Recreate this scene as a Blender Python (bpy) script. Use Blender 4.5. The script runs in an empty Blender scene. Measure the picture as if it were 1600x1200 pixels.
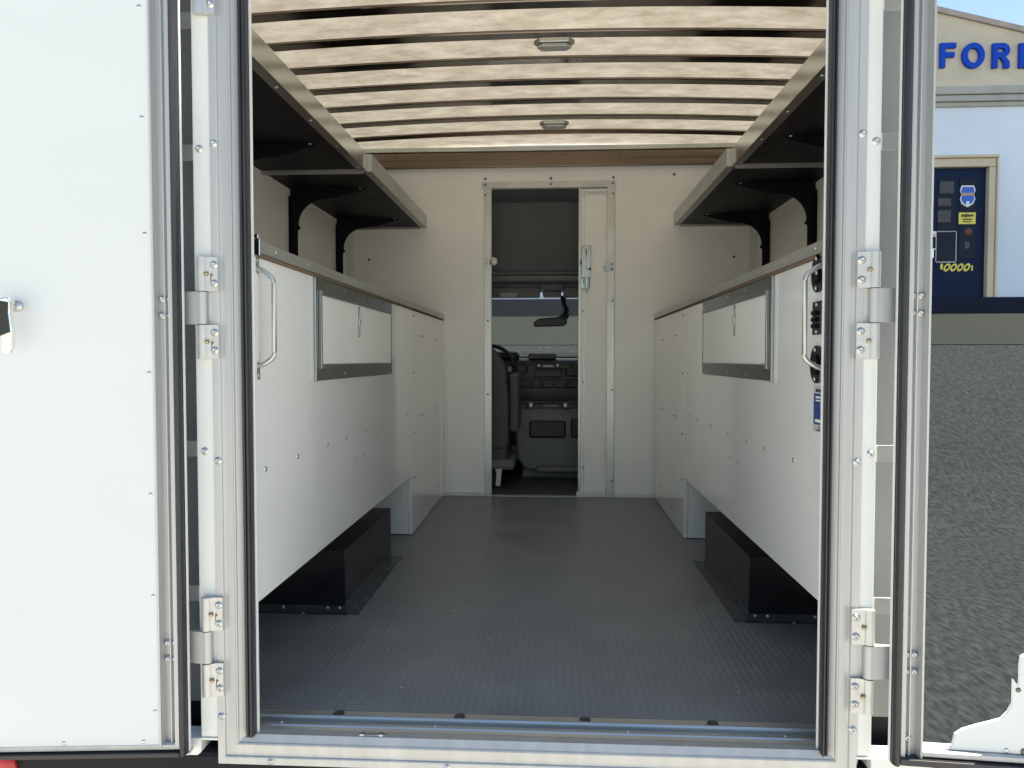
import bpy, bmesh, math, random
from mathutils import Vector, Matrix
R = math.radians
random.seed(7)
S = bpy.context.scene
COL = S.collection

# ------------------------------------------------------------------ camera
cd = bpy.data.cameras.new("camera"); cam = bpy.data.objects.new("camera", cd); COL.objects.link(cam)
cam.location = (0.03, 0, 0.85)
cam.rotation_euler = (R(90 - 1.98), 0, R(3.22))
cd.sensor_width = 36; cd.lens = 36 * 1155 / 1600; cd.clip_start = 0.05; cd.clip_end = 3000
S.camera = cam
# ------------------------------------------------------------------ sky, sun, exposure
SUN_EL, SUN_AZ = 66.0, 80.0         # azimuth clockwise from +Y (the way the truck faces)
w = bpy.data.worlds.new("World"); S.world = w; w.use_nodes = True
nt = w.node_tree; nt.nodes.clear()
sk = nt.nodes.new("ShaderNodeTexSky"); sk.sky_type = 'NISHITA'; sk.sun_disc = False
sk.sun_elevation = R(SUN_EL); sk.sun_rotation = R(SUN_AZ); sk.air_density = 1.0; sk.dust_density = .1; sk.ozone_density = 2.0
bg = nt.nodes.new("ShaderNodeBackground"); bg.inputs[1].default_value = 0.10
wo = nt.nodes.new("ShaderNodeOutputWorld")
nt.links.new(sk.outputs[0], bg.inputs[0]); nt.links.new(bg.outputs[0], wo.inputs[0])
sl = bpy.data.lights.new("sun", 'SUN'); sl.energy = 5.0; sl.angle = R(0.6); sl.color = (1, .95, .88)
so = bpy.data.objects.new("sun", sl); COL.objects.link(so)
a, e = R(SUN_AZ), R(SUN_EL)
to_sun = Vector((math.sin(a) * math.cos(e), math.cos(a) * math.cos(e), math.sin(e)))
so.rotation_euler = to_sun.to_track_quat('Z', 'Y').to_euler()
S.view_settings.view_transform = 'Standard'; S.view_settings.look = 'None'
S.view_settings.exposure = 1.36; S.view_settings.gamma = 1.0
S.view_settings.use_curve_mapping = False
S.view_settings.use_white_balance = True; S.view_settings.white_balance_temperature = 7350; S.view_settings.white_balance_tint = 8   # balanced for open shade
S.render.engine = 'CYCLES'
S.cycles.max_bounces = 12; S.cycles.diffuse_bounces = 9; S.cycles.glossy_bounces = 5; S.cycles.transmission_bounces = 8

# ------------------------------------------------------------------ materials
MATS = {}
def mat(name, col, rough=.5, metal=0, bump=None, vary=None, coat=0, spec=.5, aniso=0, coords='Object'):
    """bump=(scale xyz, strength, distance) ; vary=(scale xyz, amount)"""
    m = bpy.data.materials.new(name); m.use_nodes = True; n = m.node_tree.nodes; l = m.node_tree.links
    p = n['Principled BSDF']; p.inputs['Base Color'].default_value = (*col, 1); p.inputs['Roughness'].default_value = rough
    p.inputs['Metallic'].default_value = metal; p.inputs['Specular IOR Level'].default_value = spec
    p.inputs['Coat Weight'].default_value = coat; p.inputs['Coat Roughness'].default_value = .05
    tc = n.new('ShaderNodeTexCoord')
    def noise(sc, det=4):
        mp = n.new('ShaderNodeMapping'); mp.inputs['Scale'].default_value = sc
        l.new(tc.outputs[coords], mp.inputs[0])
        t = n.new('ShaderNodeTexNoise'); t.inputs['Scale'].default_value = 1; t.inputs['Detail'].default_value = det
        l.new(mp.outputs[0], t.inputs[0]); return t
    if vary:
        t = noise(vary[0]); amt = vary[1]
        mr = n.new('ShaderNodeMapRange'); mr.inputs[1].default_value = .3; mr.inputs[2].default_value = .7
        mr.inputs[3].default_value = 1 - amt; mr.inputs[4].default_value = 1 + amt * .6
        l.new(t.outputs[0], mr.inputs[0])
        hsv = n.new('ShaderNodeHueSaturation'); hsv.inputs['Color'].default_value = (*col, 1)
        l.new(mr.outputs[0], hsv.inputs['Value']); l.new(hsv.outputs[0], p.inputs['Base Color'])
        mr2 = n.new('ShaderNodeMapRange'); mr2.inputs[3].default_value = max(.02, rough - amt * .5); mr2.inputs[4].default_value = min(1, rough + amt * .5)
        l.new(t.outputs[0], mr2.inputs[0]); l.new(mr2.outputs[0], p.inputs['Roughness'])
    if bump:
        t = noise(bump[0], 3); b = n.new('ShaderNodeBump'); b.inputs['Strength'].default_value = bump[1]; b.inputs['Distance'].default_value = bump[2]
        l.new(t.outputs[0], b.inputs['Height']); l.new(b.outputs[0], p.inputs['Normal'])
    MATS[name] = m; return m

mat('white_gelcoat', (.84, .845, .83), .15, bump=((3, 3, 3), .25, .006), vary=((2, 2, 2), .04), coat=.5)
mat('white_lining', (.84, .84, .815), .38, bump=((60, 60, 60), .08, .001), vary=((3, 3, 3), .05))
mat('white_grained', (.63, .655, .655), .5, bump=((8, 60, 150), .16, .0010), vary=((1.5, 1, 3), .03))
mat('white_paint', (.70, .715, .69), .4, vary=((8, 8, 3), .05))
mat('shell_white', (.75, .76, .75), .35, coat=.3)
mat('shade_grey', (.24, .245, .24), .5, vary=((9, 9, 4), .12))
mat('brushed_aluminium', (.50, .505, .50), .60, .7, bump=((220, 220, 3), .1, .0006), vary=((26, 26, 1.0), .10))
mat('brushed_across', (.80, .80, .79), .33, 1, bump=((3, 220, 220), .1, .0006), vary=((1.6, 18, 18), .2))
mat('polished_aluminium', (.60, .615, .59), .16, 1, bump=((4, 4, 4), .2, .004), vary=((30, 5, 5), .12))
mat('galvanised', (.38, .40, .40), .3, 1, bump=((30, 30, 30), .06, .001), vary=((9, 9, 9), .1))
mat('sill_aluminium', (.55, .58, .58), .4, .9, vary=((3, 30, 30), .08))
mat('worktop_metal', (.62, .64, .62), .42, .85, vary=((20, 3, 20), .1))
mat('galv_lip', (.54, .555, .53), .42, .85, bump=((12, 12, 12), .12, .002), vary=((9, 3, 9), .12))
mat('bow_steel', (.20, .17, .15), .14, 1, bump=((2, 9, 9), .12, .003), vary=((3, 30, 30), .12))
mat('header_steel', (.22, .17, .135), .3, 1, bump=((2, 9, 30), .15, .003), vary=((3, 30, 30), .12))
mat('hinge_metal', (.50, .505, .49), .42, .55, vary=((30, 30, 30), .08))
mat('screw_steel', (.58, .585, .58), .38, 1)
mat('dark_rivet', (.16, .14, .12), .45, .7)
mat('brass', (.42, .33, .20), .4, 1, vary=((300, 300, 300), .3))
mat('rust', (.20, .09, .04), .8)
mat('black_rubber', (.022, .022, .026), .42, bump=((20, 20, 6), .2, .002), vary=((40, 40, 5), .25))
mat('black_paint', (.005, .005, .009), .5, spec=.2, bump=((50, 50, 50), .12, .001), vary=((9, 9, 9), .2))
mat('black_gloss', (.007, .007, .009), .2, bump=((30, 30, 30), .1, .001), vary=((9, 9, 9), .2))
mat('black_steel', (.045, .048, .05), .22, bump=((20, 20, 20), .08, .001), vary=((9, 9, 9), .1))
mat('plywood', (.42, .27, .16), .7, vary=((4, 2, 200), .3))
mat('ply_edge', (.17, .12, .08), .8, vary=((4, 2, 200), .3))
mat('headliner', (.19, .205, .21), .95, bump=((300, 300, 300), .3, .001), vary=((4, 4, 4), .08))
mat('cab_plastic', (.075, .078, .082), .55, bump=((300, 300, 300), .2, .0008), vary=((9, 9, 9), .1))
mat('cab_grey', (.19, .195, .20), .5, bump=((250, 250, 250), .2, .0008), vary=((9, 9, 9), .1))
mat('cab_dark', (.015, .015, .017), .45)
mat('seat_fabric', (.12, .12, .118), .95, bump=((400, 400, 400), .5, .001), vary=((60, 60, 60), .12))
mat('chrome', (.8, .8, .8), .12, 1)
mat('paper_white', (.8, .8, .78), .6)
mat('red_plastic', (.5, .01, .01), .2, coat=.5)
mat('orange_dot', (.6, .08, .02), .5)
mat('lens_plastic', (.42, .44, .42), .2, vary=((20, 20, 20), .1))
mat('sticker_blue', (.02, .06, .22), .35)
mat('sticker_grey', (.45, .47, .48), .4)
mat('letter_blue', (.001, .06, .48), .5, spec=.15)
mat('navy_door', (.002, .014, .05), .5, spec=.15)
mat('navy_pane', (.003, .008, .025), .35, spec=.2)
mat('poster_dim', (.05, .05, .055), .5, vary=((9, 9, 9), .3))
mat('sign_yellow', (.75, .66, .12), .5)
mat('sign_ink', (.05, .05, .02), .6)
mat('badge_blue', (.03, .12, .55), .5)
mat('badge_tan', (.45, .33, .20), .5)
mat('sign_red', (.22, .03, .02), .5)
mat('sign_pink', (.7, .35, .42), .5)
mat('cream_trim', (.62, .52, .38), .7, vary=((3, 3, 1), .12))
mat('stucco_beige', (.60, .53, .41), .9, bump=((30, 30, 30), .4, .01), vary=((1.2, 1.2, 2.2), .14))
mat('stucco_blue', (.72, .79, .88), .9, bump=((30, 30, 30), .4, .01), vary=((.7, .7, .5), .08))
mat('gutter_grey', (.40, .39, .36), .5, vary=((3, 3, 3), .12))
mat('roof_edge', (.40, .33, .29), .7, vary=((3, 3, 3), .15))
mat('kerb_navy', (.008, .012, .03), .6, spec=.15, vary=((3, 3, 3), .3))
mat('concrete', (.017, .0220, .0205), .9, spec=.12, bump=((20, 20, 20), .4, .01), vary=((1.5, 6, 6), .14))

mat('bounce_concrete', (.50, .49, .46), .9, bump=((20, 20, 20), .4, .01), vary=((1.5, 1.5, 1.5), .1))  # pale surface of the added bounce sheet only
def asphalt():
    m = mat('asphalt', (.05, .055, .052), .95, spec=.12); n = m.node_tree.nodes; l = m.node_tree.links; p = n['Principled BSDF']
    tc = n.new('ShaderNodeTexCoord')
    mp = n.new('ShaderNodeMapping'); mp.inputs['Scale'].default_value = (30, 12, 12); l.new(tc.outputs['Object'], mp.inputs[0])
    t = n.new('ShaderNodeTexNoise'); t.inputs['Scale'].default_value = 1; t.inputs['Detail'].default_value = 5; t.inputs['Roughness'].default_value = .6
    l.new(mp.outputs[0], t.inputs[0])
    t2 = n.new('ShaderNodeTexNoise'); t2.inputs['Scale'].default_value = .6; l.new(tc.outputs['Object'], t2.inputs[0])
    cr = n.new('ShaderNodeValToRGB'); cr.color_ramp.elements[0].position = .38; cr.color_ramp.elements[0].color = (.013, .0170, .0180, 1)
    cr.color_ramp.elements[1].position = .66; cr.color_ramp.elements[1].color = (.035, .0435, .046, 1)
    l.new(t.outputs[0], cr.inputs[0])
    mx = n.new('ShaderNodeMixRGB'); mx.blend_type = 'MULTIPLY'; mx.inputs[0].default_value = .35
    l.new(cr.outputs[0], mx.inputs[1]); l.new(t2.outputs[0], mx.inputs[2]); l.new(mx.outputs[0], p.inputs['Base Color'])
    b = n.new('ShaderNodeBump'); b.inputs['Strength'].default_value = .35; b.inputs['Distance'].default_value = .01
    l.new(t.outputs[0], b.inputs['Height']); l.new(b.outputs[0], p.inputs['Normal'])
asphalt()

def rubber_floor():
    m = mat('rubber_floor', (.052, .056, .058), .42); n = m.node_tree.nodes; l = m.node_tree.links; p = n['Principled BSDF']
    tc = n.new('ShaderNodeTexCoord'); sp = n.new('ShaderNodeSeparateXYZ'); l.new(tc.outputs['Object'], sp.inputs[0])
    def M(op, a_, b_=None):
        q = n.new('ShaderNodeMath'); q.operation = op
        for i, v in enumerate((a_, b_)):
            if v is None: continue
            if isinstance(v, (int, float)): q.inputs[i].default_value = v
            else: l.new(v, q.inputs[i])
        return q.outputs[0]
    kx, ky = 2 * math.pi / .040, 2 * math.pi / .026
    u = M('MULTIPLY', sp.outputs[0], kx); v = M('MULTIPLY', sp.outputs[1], ky)
    s1 = M('SINE', M('ADD', u, v)); s2 = M('SINE', M('SUBTRACT', u, v))
    h = M('MULTIPLY', s1, s2)
    # alternate the slant of every second bar, like a five-bar rubber tread
    s3 = M('SINE', M('MULTIPLY', u, .5)); h2 = M('MULTIPLY', h, M('ADD', M('MULTIPLY', s3, .35), .8))
    sm = n.new('ShaderNodeMapRange'); sm.interpolation_type = 'SMOOTHSTEP'; sm.inputs[1].default_value = .05; sm.inputs[2].default_value = .45
    l.new(h2, sm.inputs[0])
    b = n.new('ShaderNodeBump'); b.inputs['Strength'].default_value = .55; b.inputs['Distance'].default_value = .0016
    l.new(sm.outputs[0], b.inputs['Height']); l.new(b.outputs[0], p.inputs['Normal'])
    t = n.new('ShaderNodeTexNoise'); t.inputs['Scale'].default_value = 5; t.inputs['Detail'].default_value = 6; l.new(tc.outputs['Object'], t.inputs[0])
    cr = n.new('ShaderNodeValToRGB'); cr.color_ramp.elements[0].position = .3; cr.color_ramp.elements[0].color = (.17, .183, .190, 1)
    cr.color_ramp.elements[1].position = .75; cr.color_ramp.elements[1].color = (.25, .265, .270, 1)
    wr = n.new('ShaderNodeMapRange'); wr.inputs[1].default_value = .35; wr.inputs[2].default_value = .65; wr.inputs[3].default_value = .25; wr.inputs[4].default_value = .9
    l.new(t.outputs[0], wr.inputs[0]); l.new(wr.outputs[0], b.inputs['Strength'])   # tread worn unevenly
    l.new(t.outputs[0], cr.inputs[0])
    mx = n.new('ShaderNodeMixRGB'); mx.blend_type = 'MULTIPLY'; mx.inputs[0].default_value = .16
    l.new(cr.outputs[0], mx.inputs[1]); l.new(sm.outputs[0], mx.inputs[2]); l.new(mx.outputs[0], p.inputs['Base Color'])
    mr = n.new('ShaderNodeMapRange'); mr.inputs[3].default_value = .32; mr.inputs[4].default_value = .48
    l.new(t.outputs[0], mr.inputs[0]); l.new(mr.outputs[0], p.inputs['Roughness'])
rubber_floor()

def fibreglass():
    m = mat('fibreglass_roof', (.5, .42, .31), .6); n = m.node_tree.nodes; l = m.node_tree.links; p = n['Principled BSDF']
    tc = n.new('ShaderNodeTexCoord')
    mp = n.new('ShaderNodeMapping'); mp.inputs['Scale'].default_value = (8, 15, 5); mp.inputs['Rotation'].default_value = (0, 0, R(12)); l.new(tc.outputs['Object'], mp.inputs[0])
    t = n.new('ShaderNodeTexNoise'); t.inputs['Scale'].default_value = 1; t.inputs['Detail'].default_value = 8; t.inputs['Roughness'].default_value = .7
    l.new(mp.outputs[0], t.inputs[0])
    cr = n.new('ShaderNodeValToRGB'); cr.color_ramp.elements[0].position = .33; cr.color_ramp.elements[0].color = (.37, .33, .26, 1)
    cr.color_ramp.elements[1].position = .62; cr.color_ramp.elements[1].color = (.60, .56, .48, 1)
    l.new(t.outputs[0], cr.inputs[0]); l.new(cr.outputs[0], p.inputs['Base Color'])
    tr = n.new('ShaderNodeBsdfTranslucent'); l.new(cr.outputs[0], tr.inputs[0])
    ms = n.new('ShaderNodeMixShader'); ms.inputs[0].default_value = .24
    l.new(p.outputs[0], ms.inputs[1]); l.new(tr.outputs[0], ms.inputs[2])
    l.new(ms.outputs[0], n['Material Output'].inputs[0])
fibreglass()

def glass():
    m = mat('glass', (.9, .95, .93), .02); n = m.node_tree.nodes; l = m.node_tree.links
    tr = n.new('ShaderNodeBsdfTransparent'); tr.inputs[0].default_value = (.96, .98, .97, 1)
    gl = n.new('ShaderNodeBsdfGlossy'); gl.inputs['Roughness'].default_value = .02
    ms = n.new('ShaderNodeMixShader'); ms.inputs[0].default_value = .06
    l.new(tr.outputs[0], ms.inputs[1]); l.new(gl.outputs[0], ms.inputs[2])
    l.new(ms.outputs[0], n['Material Output'].inputs[0])
glass()

# ------------------------------------------------------------------ mesh helpers
def BM(): return bmesh.new()
def box(bm, x0, x1, y0, y1, z0, z1, bev=0, seg=2):
    r = bmesh.ops.create_cube(bm, size=1)
    vs = r['verts']
    for v in vs:
        v.co = Vector(((x0 + x1) / 2 + v.co.x * abs(x1 - x0), (y0 + y1) / 2 + v.co.y * abs(y1 - y0), (z0 + z1) / 2 + v.co.z * abs(z1 - z0)))
    if bev:
        es = set(e_ for v in vs for e_ in v.link_edges)
        bmesh.ops.bevel(bm, geom=list(es), offset=bev, segments=seg, affect='EDGES', profile=.5)
    return bm
def prism(bm, pts, axis, a0, a1, bev=0):
    """extrude the 2D outline pts along axis ('x': pts=(y,z) 'y': pts=(x,z) 'z': pts=(x,y))"""
    def P(p, t):
        return {'x': (t, p[0], p[1]), 'y': (p[0], t, p[1]), 'z': (p[0], p[1], t)}[axis]
    A = [bm.verts.new(P(p, a0)) for p in pts]; B = [bm.verts.new(P(p, a1)) for p in pts]
    fs = [bm.faces.new(A), bm.faces.new(list(reversed(B)))]
    for i in range(len(pts)):
        j = (i + 1) % len(pts); fs.append(bm.faces.new((A[i], B[i], B[j], A[j])))
    bmesh.ops.recalc_face_normals(bm, faces=fs)
    if bev:
        es = set(e_ for v in A + B for e_ in v.link_edges)
        bmesh.ops.bevel(bm, geom=list(es), offset=bev, segments=2, affect='EDGES', profile=.5)
    return bm
def tube(bm, pts, rad, seg=10):
    pts = [Vector(p) for p in pts]; rings = []
    up = Vector((0, 0, 1))
    for i, p in enumerate(pts):
        t = (pts[min(i + 1, len(pts) - 1)] - pts[max(i - 1, 0)]).normalized()
        n1 = t.cross(up); n1 = t.cross(Vector((0, 1, 0))) if n1.length < .1 else n1
        n1.normalize(); n2 = t.cross(n1)
        if rings and (rings_n.dot(n1) < 0): n1 = -n1; n2 = -n2
        rings_n = n1
        rr = rad[i] if isinstance(rad, (list, tuple)) else rad
        rings.append([bm.verts.new(p + (n1 * math.cos(k * 2 * math.pi / seg) + n2 * math.sin(k * 2 * math.pi / seg)) * rr) for k in range(seg)])
    fs = []
    for i in range(len(rings) - 1):
        # match the closest start vertex so the tube never twists
        for k in range(seg):
            f = bm.faces.new((rings[i][k], rings[i][(k + 1) % seg], rings[i + 1][(k + 1) % seg], rings[i + 1][k])); f.smooth = True; fs.append(f)
    fs.append(bm.faces.new(rings[0])); fs.append(bm.faces.new(rings[-1]))
    bmesh.ops.recalc_face_normals(bm, faces=fs)
    return bm
def fillet(pts, r, n=6):
    pts = [Vector(p) for p in pts]; out = [pts[0]]
    for i in range(1, len(pts) - 1):
        a_ = (pts[i - 1] - pts[i]).normalized(); b_ = (pts[i + 1] - pts[i]).normalized()
        p0 = pts[i] + a_ * r; p1 = pts[i] + b_ * r
        for k in range(n + 1):
            t = k / n; out.append(p0 * (1 - t) ** 2 + pts[i] * 2 * t * (1 - t) + p1 * t * t)
    out.append(pts[-1]); return out
def lathe(bm, prof, centre=(0, 0, 0), axis=(0, 0, 1), seg=24, sx=1, sy=1):
    q = Vector((0, 0, 1)).rotation_difference(Vector(axis)).to_matrix(); c = Vector(centre); rings = []; fs = []
    for (r_, h) in prof:
        if r_ <= 1e-6: rings.append([bm.verts.new(c + q @ Vector((0, 0, h)))])
        else: rings.append([bm.verts.new(c + q @ Vector((r_ * sx * math.cos(k * 2 * math.pi / seg), r_ * sy * math.sin(k * 2 * math.pi / seg), h))) for k in range(seg)])
    for i in range(len(rings) - 1):
        A, B = rings[i], rings[i + 1]
        for k in range(seg):
            k2 = (k + 1) % seg
            if len(A) == 1 and len(B) == 1: break
            if len(A) == 1: f = bm.faces.new((A[0], B[k], B[k2]))
            elif len(B) == 1: f = bm.faces.new((A[k], A[k2], B[0]))
            else: f = bm.faces.new((A[k], A[k2], B[k2], B[k]))
            f.smooth = True; fs.append(f)
    bmesh.ops.recalc_face_normals(bm, faces=fs)
    return bm
def obj(name, bm, m, parent=None, smooth=False, label=None):
    me = bpy.data.meshes.new(name); bm.to_mesh(me); bm.free()
    me.materials.append(MATS[m])
    if smooth:
        for p in me.polygons: p.use_smooth = True
    o = bpy.data.objects.new(name, me); COL.objects.link(o)
    if parent:
        o.parent = parent
        if parent.type == 'EMPTY': o.location = -parent.location
    if label: o['label'] = label
    return o
def thing(name, label, cat, loc, group=None):
    o = bpy.data.objects.new(name, None); COL.objects.link(o); o.location = loc; o.empty_display_size = .1
    o['label'] = label; o['category'] = cat
    if group: o['group'] = group
    return o
def tag(o, label, cat, group=None):
    o['label'] = label; o['category'] = cat
    if group: o['group'] = group
def struct(o): o['kind'] = 'structure'; return o

# one shared mesh for each fastener, placed many times
def fmesh(name, prof, m, slot=False):
    bm = BM(); lathe(bm, prof, seg=14); me = bpy.data.meshes.new(name); bm.to_mesh(me); bm.free(); me.materials.append(MATS[m]); return me
F_BOLT = fmesh('bolt', [(.0001, .0012), (.0034, .0014), (.0038, .0060), (.0052, .0058), (.0070, .0044), (.0076, .0016), (.0098, .0014), (.0100, 0)], 'screw_steel')
F_SCREW = fmesh('screw', [(.0001, .0026), (.0026, .0024), (.0042, .0014), (.0048, 0)], 'screw_steel')
F_RIVET = fmesh('rivet', [(.0001, .0030), (.0030, .0026), (.0052, .0014), (.0060, 0)], 'screw_steel')
F_DARK = fmesh('screw', [(.0001, .0034), (.0034, .0030), (.0060, .0016), (.0068, 0)], 'dark_rivet')
F_BRASS = fmesh('set_screw', [(.0001, .007), (.003, .007), (.0045, .0055), (.0052, 0)], 'brass')
def fast(me, name, pos, axis, parent, sc=1):
    o = bpy.data.objects.new(name, me); COL.objects.link(o); o.parent = parent
    p = Vector(pos)
    if parent.type == 'EMPTY': p = p - parent.location
    o.location = p; o.scale = (sc, sc, sc)
    o.rotation_euler = Vector((0, 0, 1)).rotation_difference(Vector(axis)).to_euler()
    return o

# ================================================================== SETTING
def ground_z(y):
    pts = [(-60, -.75), (6.8, -.75), (7.8, -.62), (9, -.27), (14.4, 1.43), (15.2, 1.66), (16.2, 1.90), (40, 2.1), (600, 3)]
    for (a0, b0), (a1, b1) in zip(pts, pts[1:]):
        if a0 <= y <= a1: return b0 + (b1 - b0) * (y - a0) / (a1 - a0)
    return pts[-1][1]
bm = BM(); ys = [-600, -60] + [-10 + i * .8 for i in range(60)] + [60, 600]; prev = None
for y in ys:
    z = ground_z(max(-60, y)); row = [bm.verts.new((x, y, z)) for x in (-600, -20, 0, 20, 600)]
    if prev:
        for i in range(4): bm.faces.new((prev[i], prev[i + 1], row[i + 1], row[i]))
    prev = row
for f in bm.faces: f.smooth = True
struct(obj('ground', bm, 'asphalt'))
bm = BM(); prev = None
for y in [13.3, 13.8, 14.4, 14.8, 15.2, 15.7, 15.86]:
    z = ground_z(y) + .012; row = [bm.verts.new((x, y, z)) for x in (-14, 16)]
    if prev: bm.faces.new((prev[0], prev[1], row[1], row[0]))
    prev = row
struct(obj('pavement', bm, 'concrete'))
bm = BM(); vs = [bm.verts.new(p) for p in ((-45, -45, -.744), (45, -45, -.744), (45, 2.2, -.744), (-45, 2.2, -.744))]; bm.faces.new(vs)
struct(obj('bounce_sheet', bm, 'bounce_concrete'))  # unseen sheet behind the camera, added to bounce sunlight onto doors and interior
bm = BM(); box(bm, -14, 16, 15.86, 16.02, 1.6, 2.12, .02); struct(obj('kerb', bm, 'kerb_navy'))

# ---- far building
B = thing('dealership_building', 'pale blue stucco building with beige gable and blue letters behind the truck', 'building', (2, 19, 1.9))
bm = BM(); box(bm, -10.4, 7.72, 16.1, 24, 1.8, 6.1); box(bm, 9.17, 14.4, 16.1, 24, 1.8, 6.1); box(bm, 7.72, 9.17, 16.1, 24, 5.0, 6.1); box(bm, 7.72, 9.17, 16.5, 24, 1.8, 5.0)
wall = obj('wall', bm, 'stucco_blue', B)
bm = BM(); prism(bm, [(-10.3, 6.465), (14.3, 6.465), (2, 9.64)], 'y', 16.06, 24)
obj('gable', bm, 'stucco_beige', B)
bm = BM(); prism(bm, [(2, 9.56), (14.7, 6.25), (14.7, 6.36), (2, 9.67), (-10.7, 6.36), (-10.7, 6.25)], 'y', 15.99, 24.2)
obj('roof', bm, 'roof_edge', B)
bm = BM(); box(bm, -10.5, 14.5, 15.93, 16.2, 6.30, 6.46, .02); box(bm, -10.5, 14.5, 15.97, 16.2, 6.17, 6.29, .01); box(bm, -10.5, 14.5, 16.03, 16.2, 6.08, 6.165, .01)
obj('gutter', bm, 'gutter_grey', B)
# letters
def letter(ch, x0, x1, z0, z1, t=.105):
    bm = BM(); y0, y1 = 15.98, 16.055
    def ring(cx, cz, rx, rz, a0, a1, n=28):
        o_ = [(cx + rx * math.cos(a0 + (a1 - a0) * k / n), cz + rz * math.sin(a0 + (a1 - a0) * k / n)) for k in range(n + 1)]
        i_ = [(cx + (rx - t) * math.cos(a0 + (a1 - a0) * k / n), cz + (rz - t) * math.sin(a0 + (a1 - a0) * k / n)) for k in range(n + 1)]
        for k in range(n): prism(bm, [o_[k], o_[k + 1], i_[k + 1], i_[k]], 'y', y0, y1)
    h = z1 - z0
    if ch == 'F':
        box(bm, x0, x0 + t, y0, y1, z0, z1, .008); box(bm, x0 + t - .01, x1, y0 + .001, y1, z1 - t, z1, .008); box(bm, x0 + t - .01, x1 - .03, y0 + .001, y1, z0 + h * .42, z0 + h * .42 + t, .008)
    if ch == 'O': ring((x0 + x1) / 2, (z0 + z1) / 2, (x1 - x0) / 2, h / 2, 0, 2 * math.pi, 48)
    if ch == 'R':
        box(bm, x0, x0 + t, y0, y1, z0, z1, .008); rz = h * .29; cx = x1 - rz
        ring(cx, z1 - rz, rz, rz, -math.pi / 2, math.pi / 2)
        box(bm, x0 + t - .01, cx, y0 + .001, y1, z1 - t, z1); box(bm, x0 + t - .01, cx, y0 + .001, y1, z1 - 2 * rz, z1 - 2 * rz + t)
        prism(bm, [(cx - .05, z1 - 2 * rz + .02), (cx + .06, z1 - 2 * rz + .02), (x1 - .005, z0 + h * .25), (x1, z0), (x1 - t, z0), (x1 - t - .01, z0 + h * .24)], 'y', y0 + .002, y1)
    if ch == 'D':
        box(bm, x0, x0 + t, y0, y1, z0, z1, .008); cx = x1 - h / 2 * .9
        ring(cx, (z0 + z1) / 2, x1 - cx, h / 2, -math.pi / 2, math.pi / 2, 32)
        box(bm, x0 + t - .01, cx, y0 + .001, y1, z1 - t, z1); box(bm, x0 + t - .01, cx, y0 + .001, y1, z0, z0 + t)
    obj('sign_letter', bm, 'letter_blue', B)
letter('F', 8.005, 8.325, 6.865, 7.37); letter('O', 8.45, 8.895, 6.845, 7.36); letter('R', 9.055, 9.395, 6.835, 7.34); letter('D', 9.585, 9.98, 6.83, 7.33)
# shop door
bm = BM()
for q in ((7.66, 7.865, 15.98, 16.18, 1.95, 4.82), (9.035, 9.17, 15.98, 16.18, 1.95, 4.82), (7.66, 9.17, 15.98, 16.18, 4.825, 5.0)): box(bm, *q, .015)
box(bm, 7.62, 9.21, 15.93, 16.2, 5.003, 5.06, .01); box(bm, 9.175, 9.21, 15.95, 16.18, 2.12, 5.0, .008)
obj('door_frame', bm, 'cream_trim', B)
bm = BM(); box(bm, 7.867, 9.033, 16.10, 16.16, 2.12, 4.822, .01); dr = obj('door', bm, 'navy_door', B)
def pane(x0, x1, z0, z1, m='navy_pane', name='pane', d=.012):
    bm = BM(); box(bm, x0, x1, 16.10 - d, 16.104, z0, z1, .003); return obj(name, bm, m, dr)
pane(8.06, 8.42, 3.55, 4.62); pane(8.50, 8.84, 3.55, 4.62); pane(8.50, 8.84, 2.95, 3.5); pane(8.05, 8.44, 2.9, 3.5)
pane(8.09, 8.38, 4.30, 4.55, 'poster_dim', 'poster', .02); pane(8.06, 8.33, 4.04, 4.20, 'poster_dim', 'poster', .02); pane(8.06, 8.33, 3.70, 3.95, 'poster_dim', 'poster', .02); pane(8.62, 8.72, 3.15, 3.3, 'poster_dim', 'poster', .02)
bm = BM()
for q in ((8.03, 8.05, 2.86, 3.52), (8.44, 8.46, 2.86, 3.52), (8.03, 8.46, 2.86, 2.885), (8.03, 8.46, 3.5, 3.52)): box(bm, q[0], q[1], 16.08, 16.1, q[2], q[3])
obj('pane_moulding', bm, 'gutter_grey', dr)
def badge(pts, m, d, name): bm = BM(); prism(bm, pts, 'y', 16.10 - d, 16.095); return obj(name, bm, m, dr)
bc = (8.66, 4.25)
shield = [(-.11, .19), (.11, .19), (.14, .1), (.11, .02), (.14, -.06), (.1, -.16), (0, -.22), (-.1, -.16), (-.14, -.06), (-.11, .02), (-.14, .1)]
badge([(bc[0] + x * 1.12, bc[1] + z * 1.1) for x, z in shield], 'paper_white', .022, 'badge_sticker')
badge([(bc[0] + x * .96, bc[1] + z * .94) for x, z in shield], 'badge_blue', .026, 'badge_sticker')
badge([(bc[0] - .13, bc[1] + .0), (bc[0] + .13, bc[1] + .0), (bc[0] + .13, bc[1] + .055), (bc[0] - .13, bc[1] + .055)], 'badge_tan', .030, 'badge_sticker')
badge([(bc[0] - .03, bc[1] - .12), (bc[0] + .03, bc[1] - .12), (bc[0] + .03, bc[1] - .21), (bc[0] - .03, bc[1] - .21)], 'paper_white', .030, 'badge_sticker')
badge([(8.49, 3.66), (8.83, 3.66), (8.83, 3.90), (8.49, 3.90)], 'sign_yellow', .022, 'yellow_sign')
bm = BM()
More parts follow.
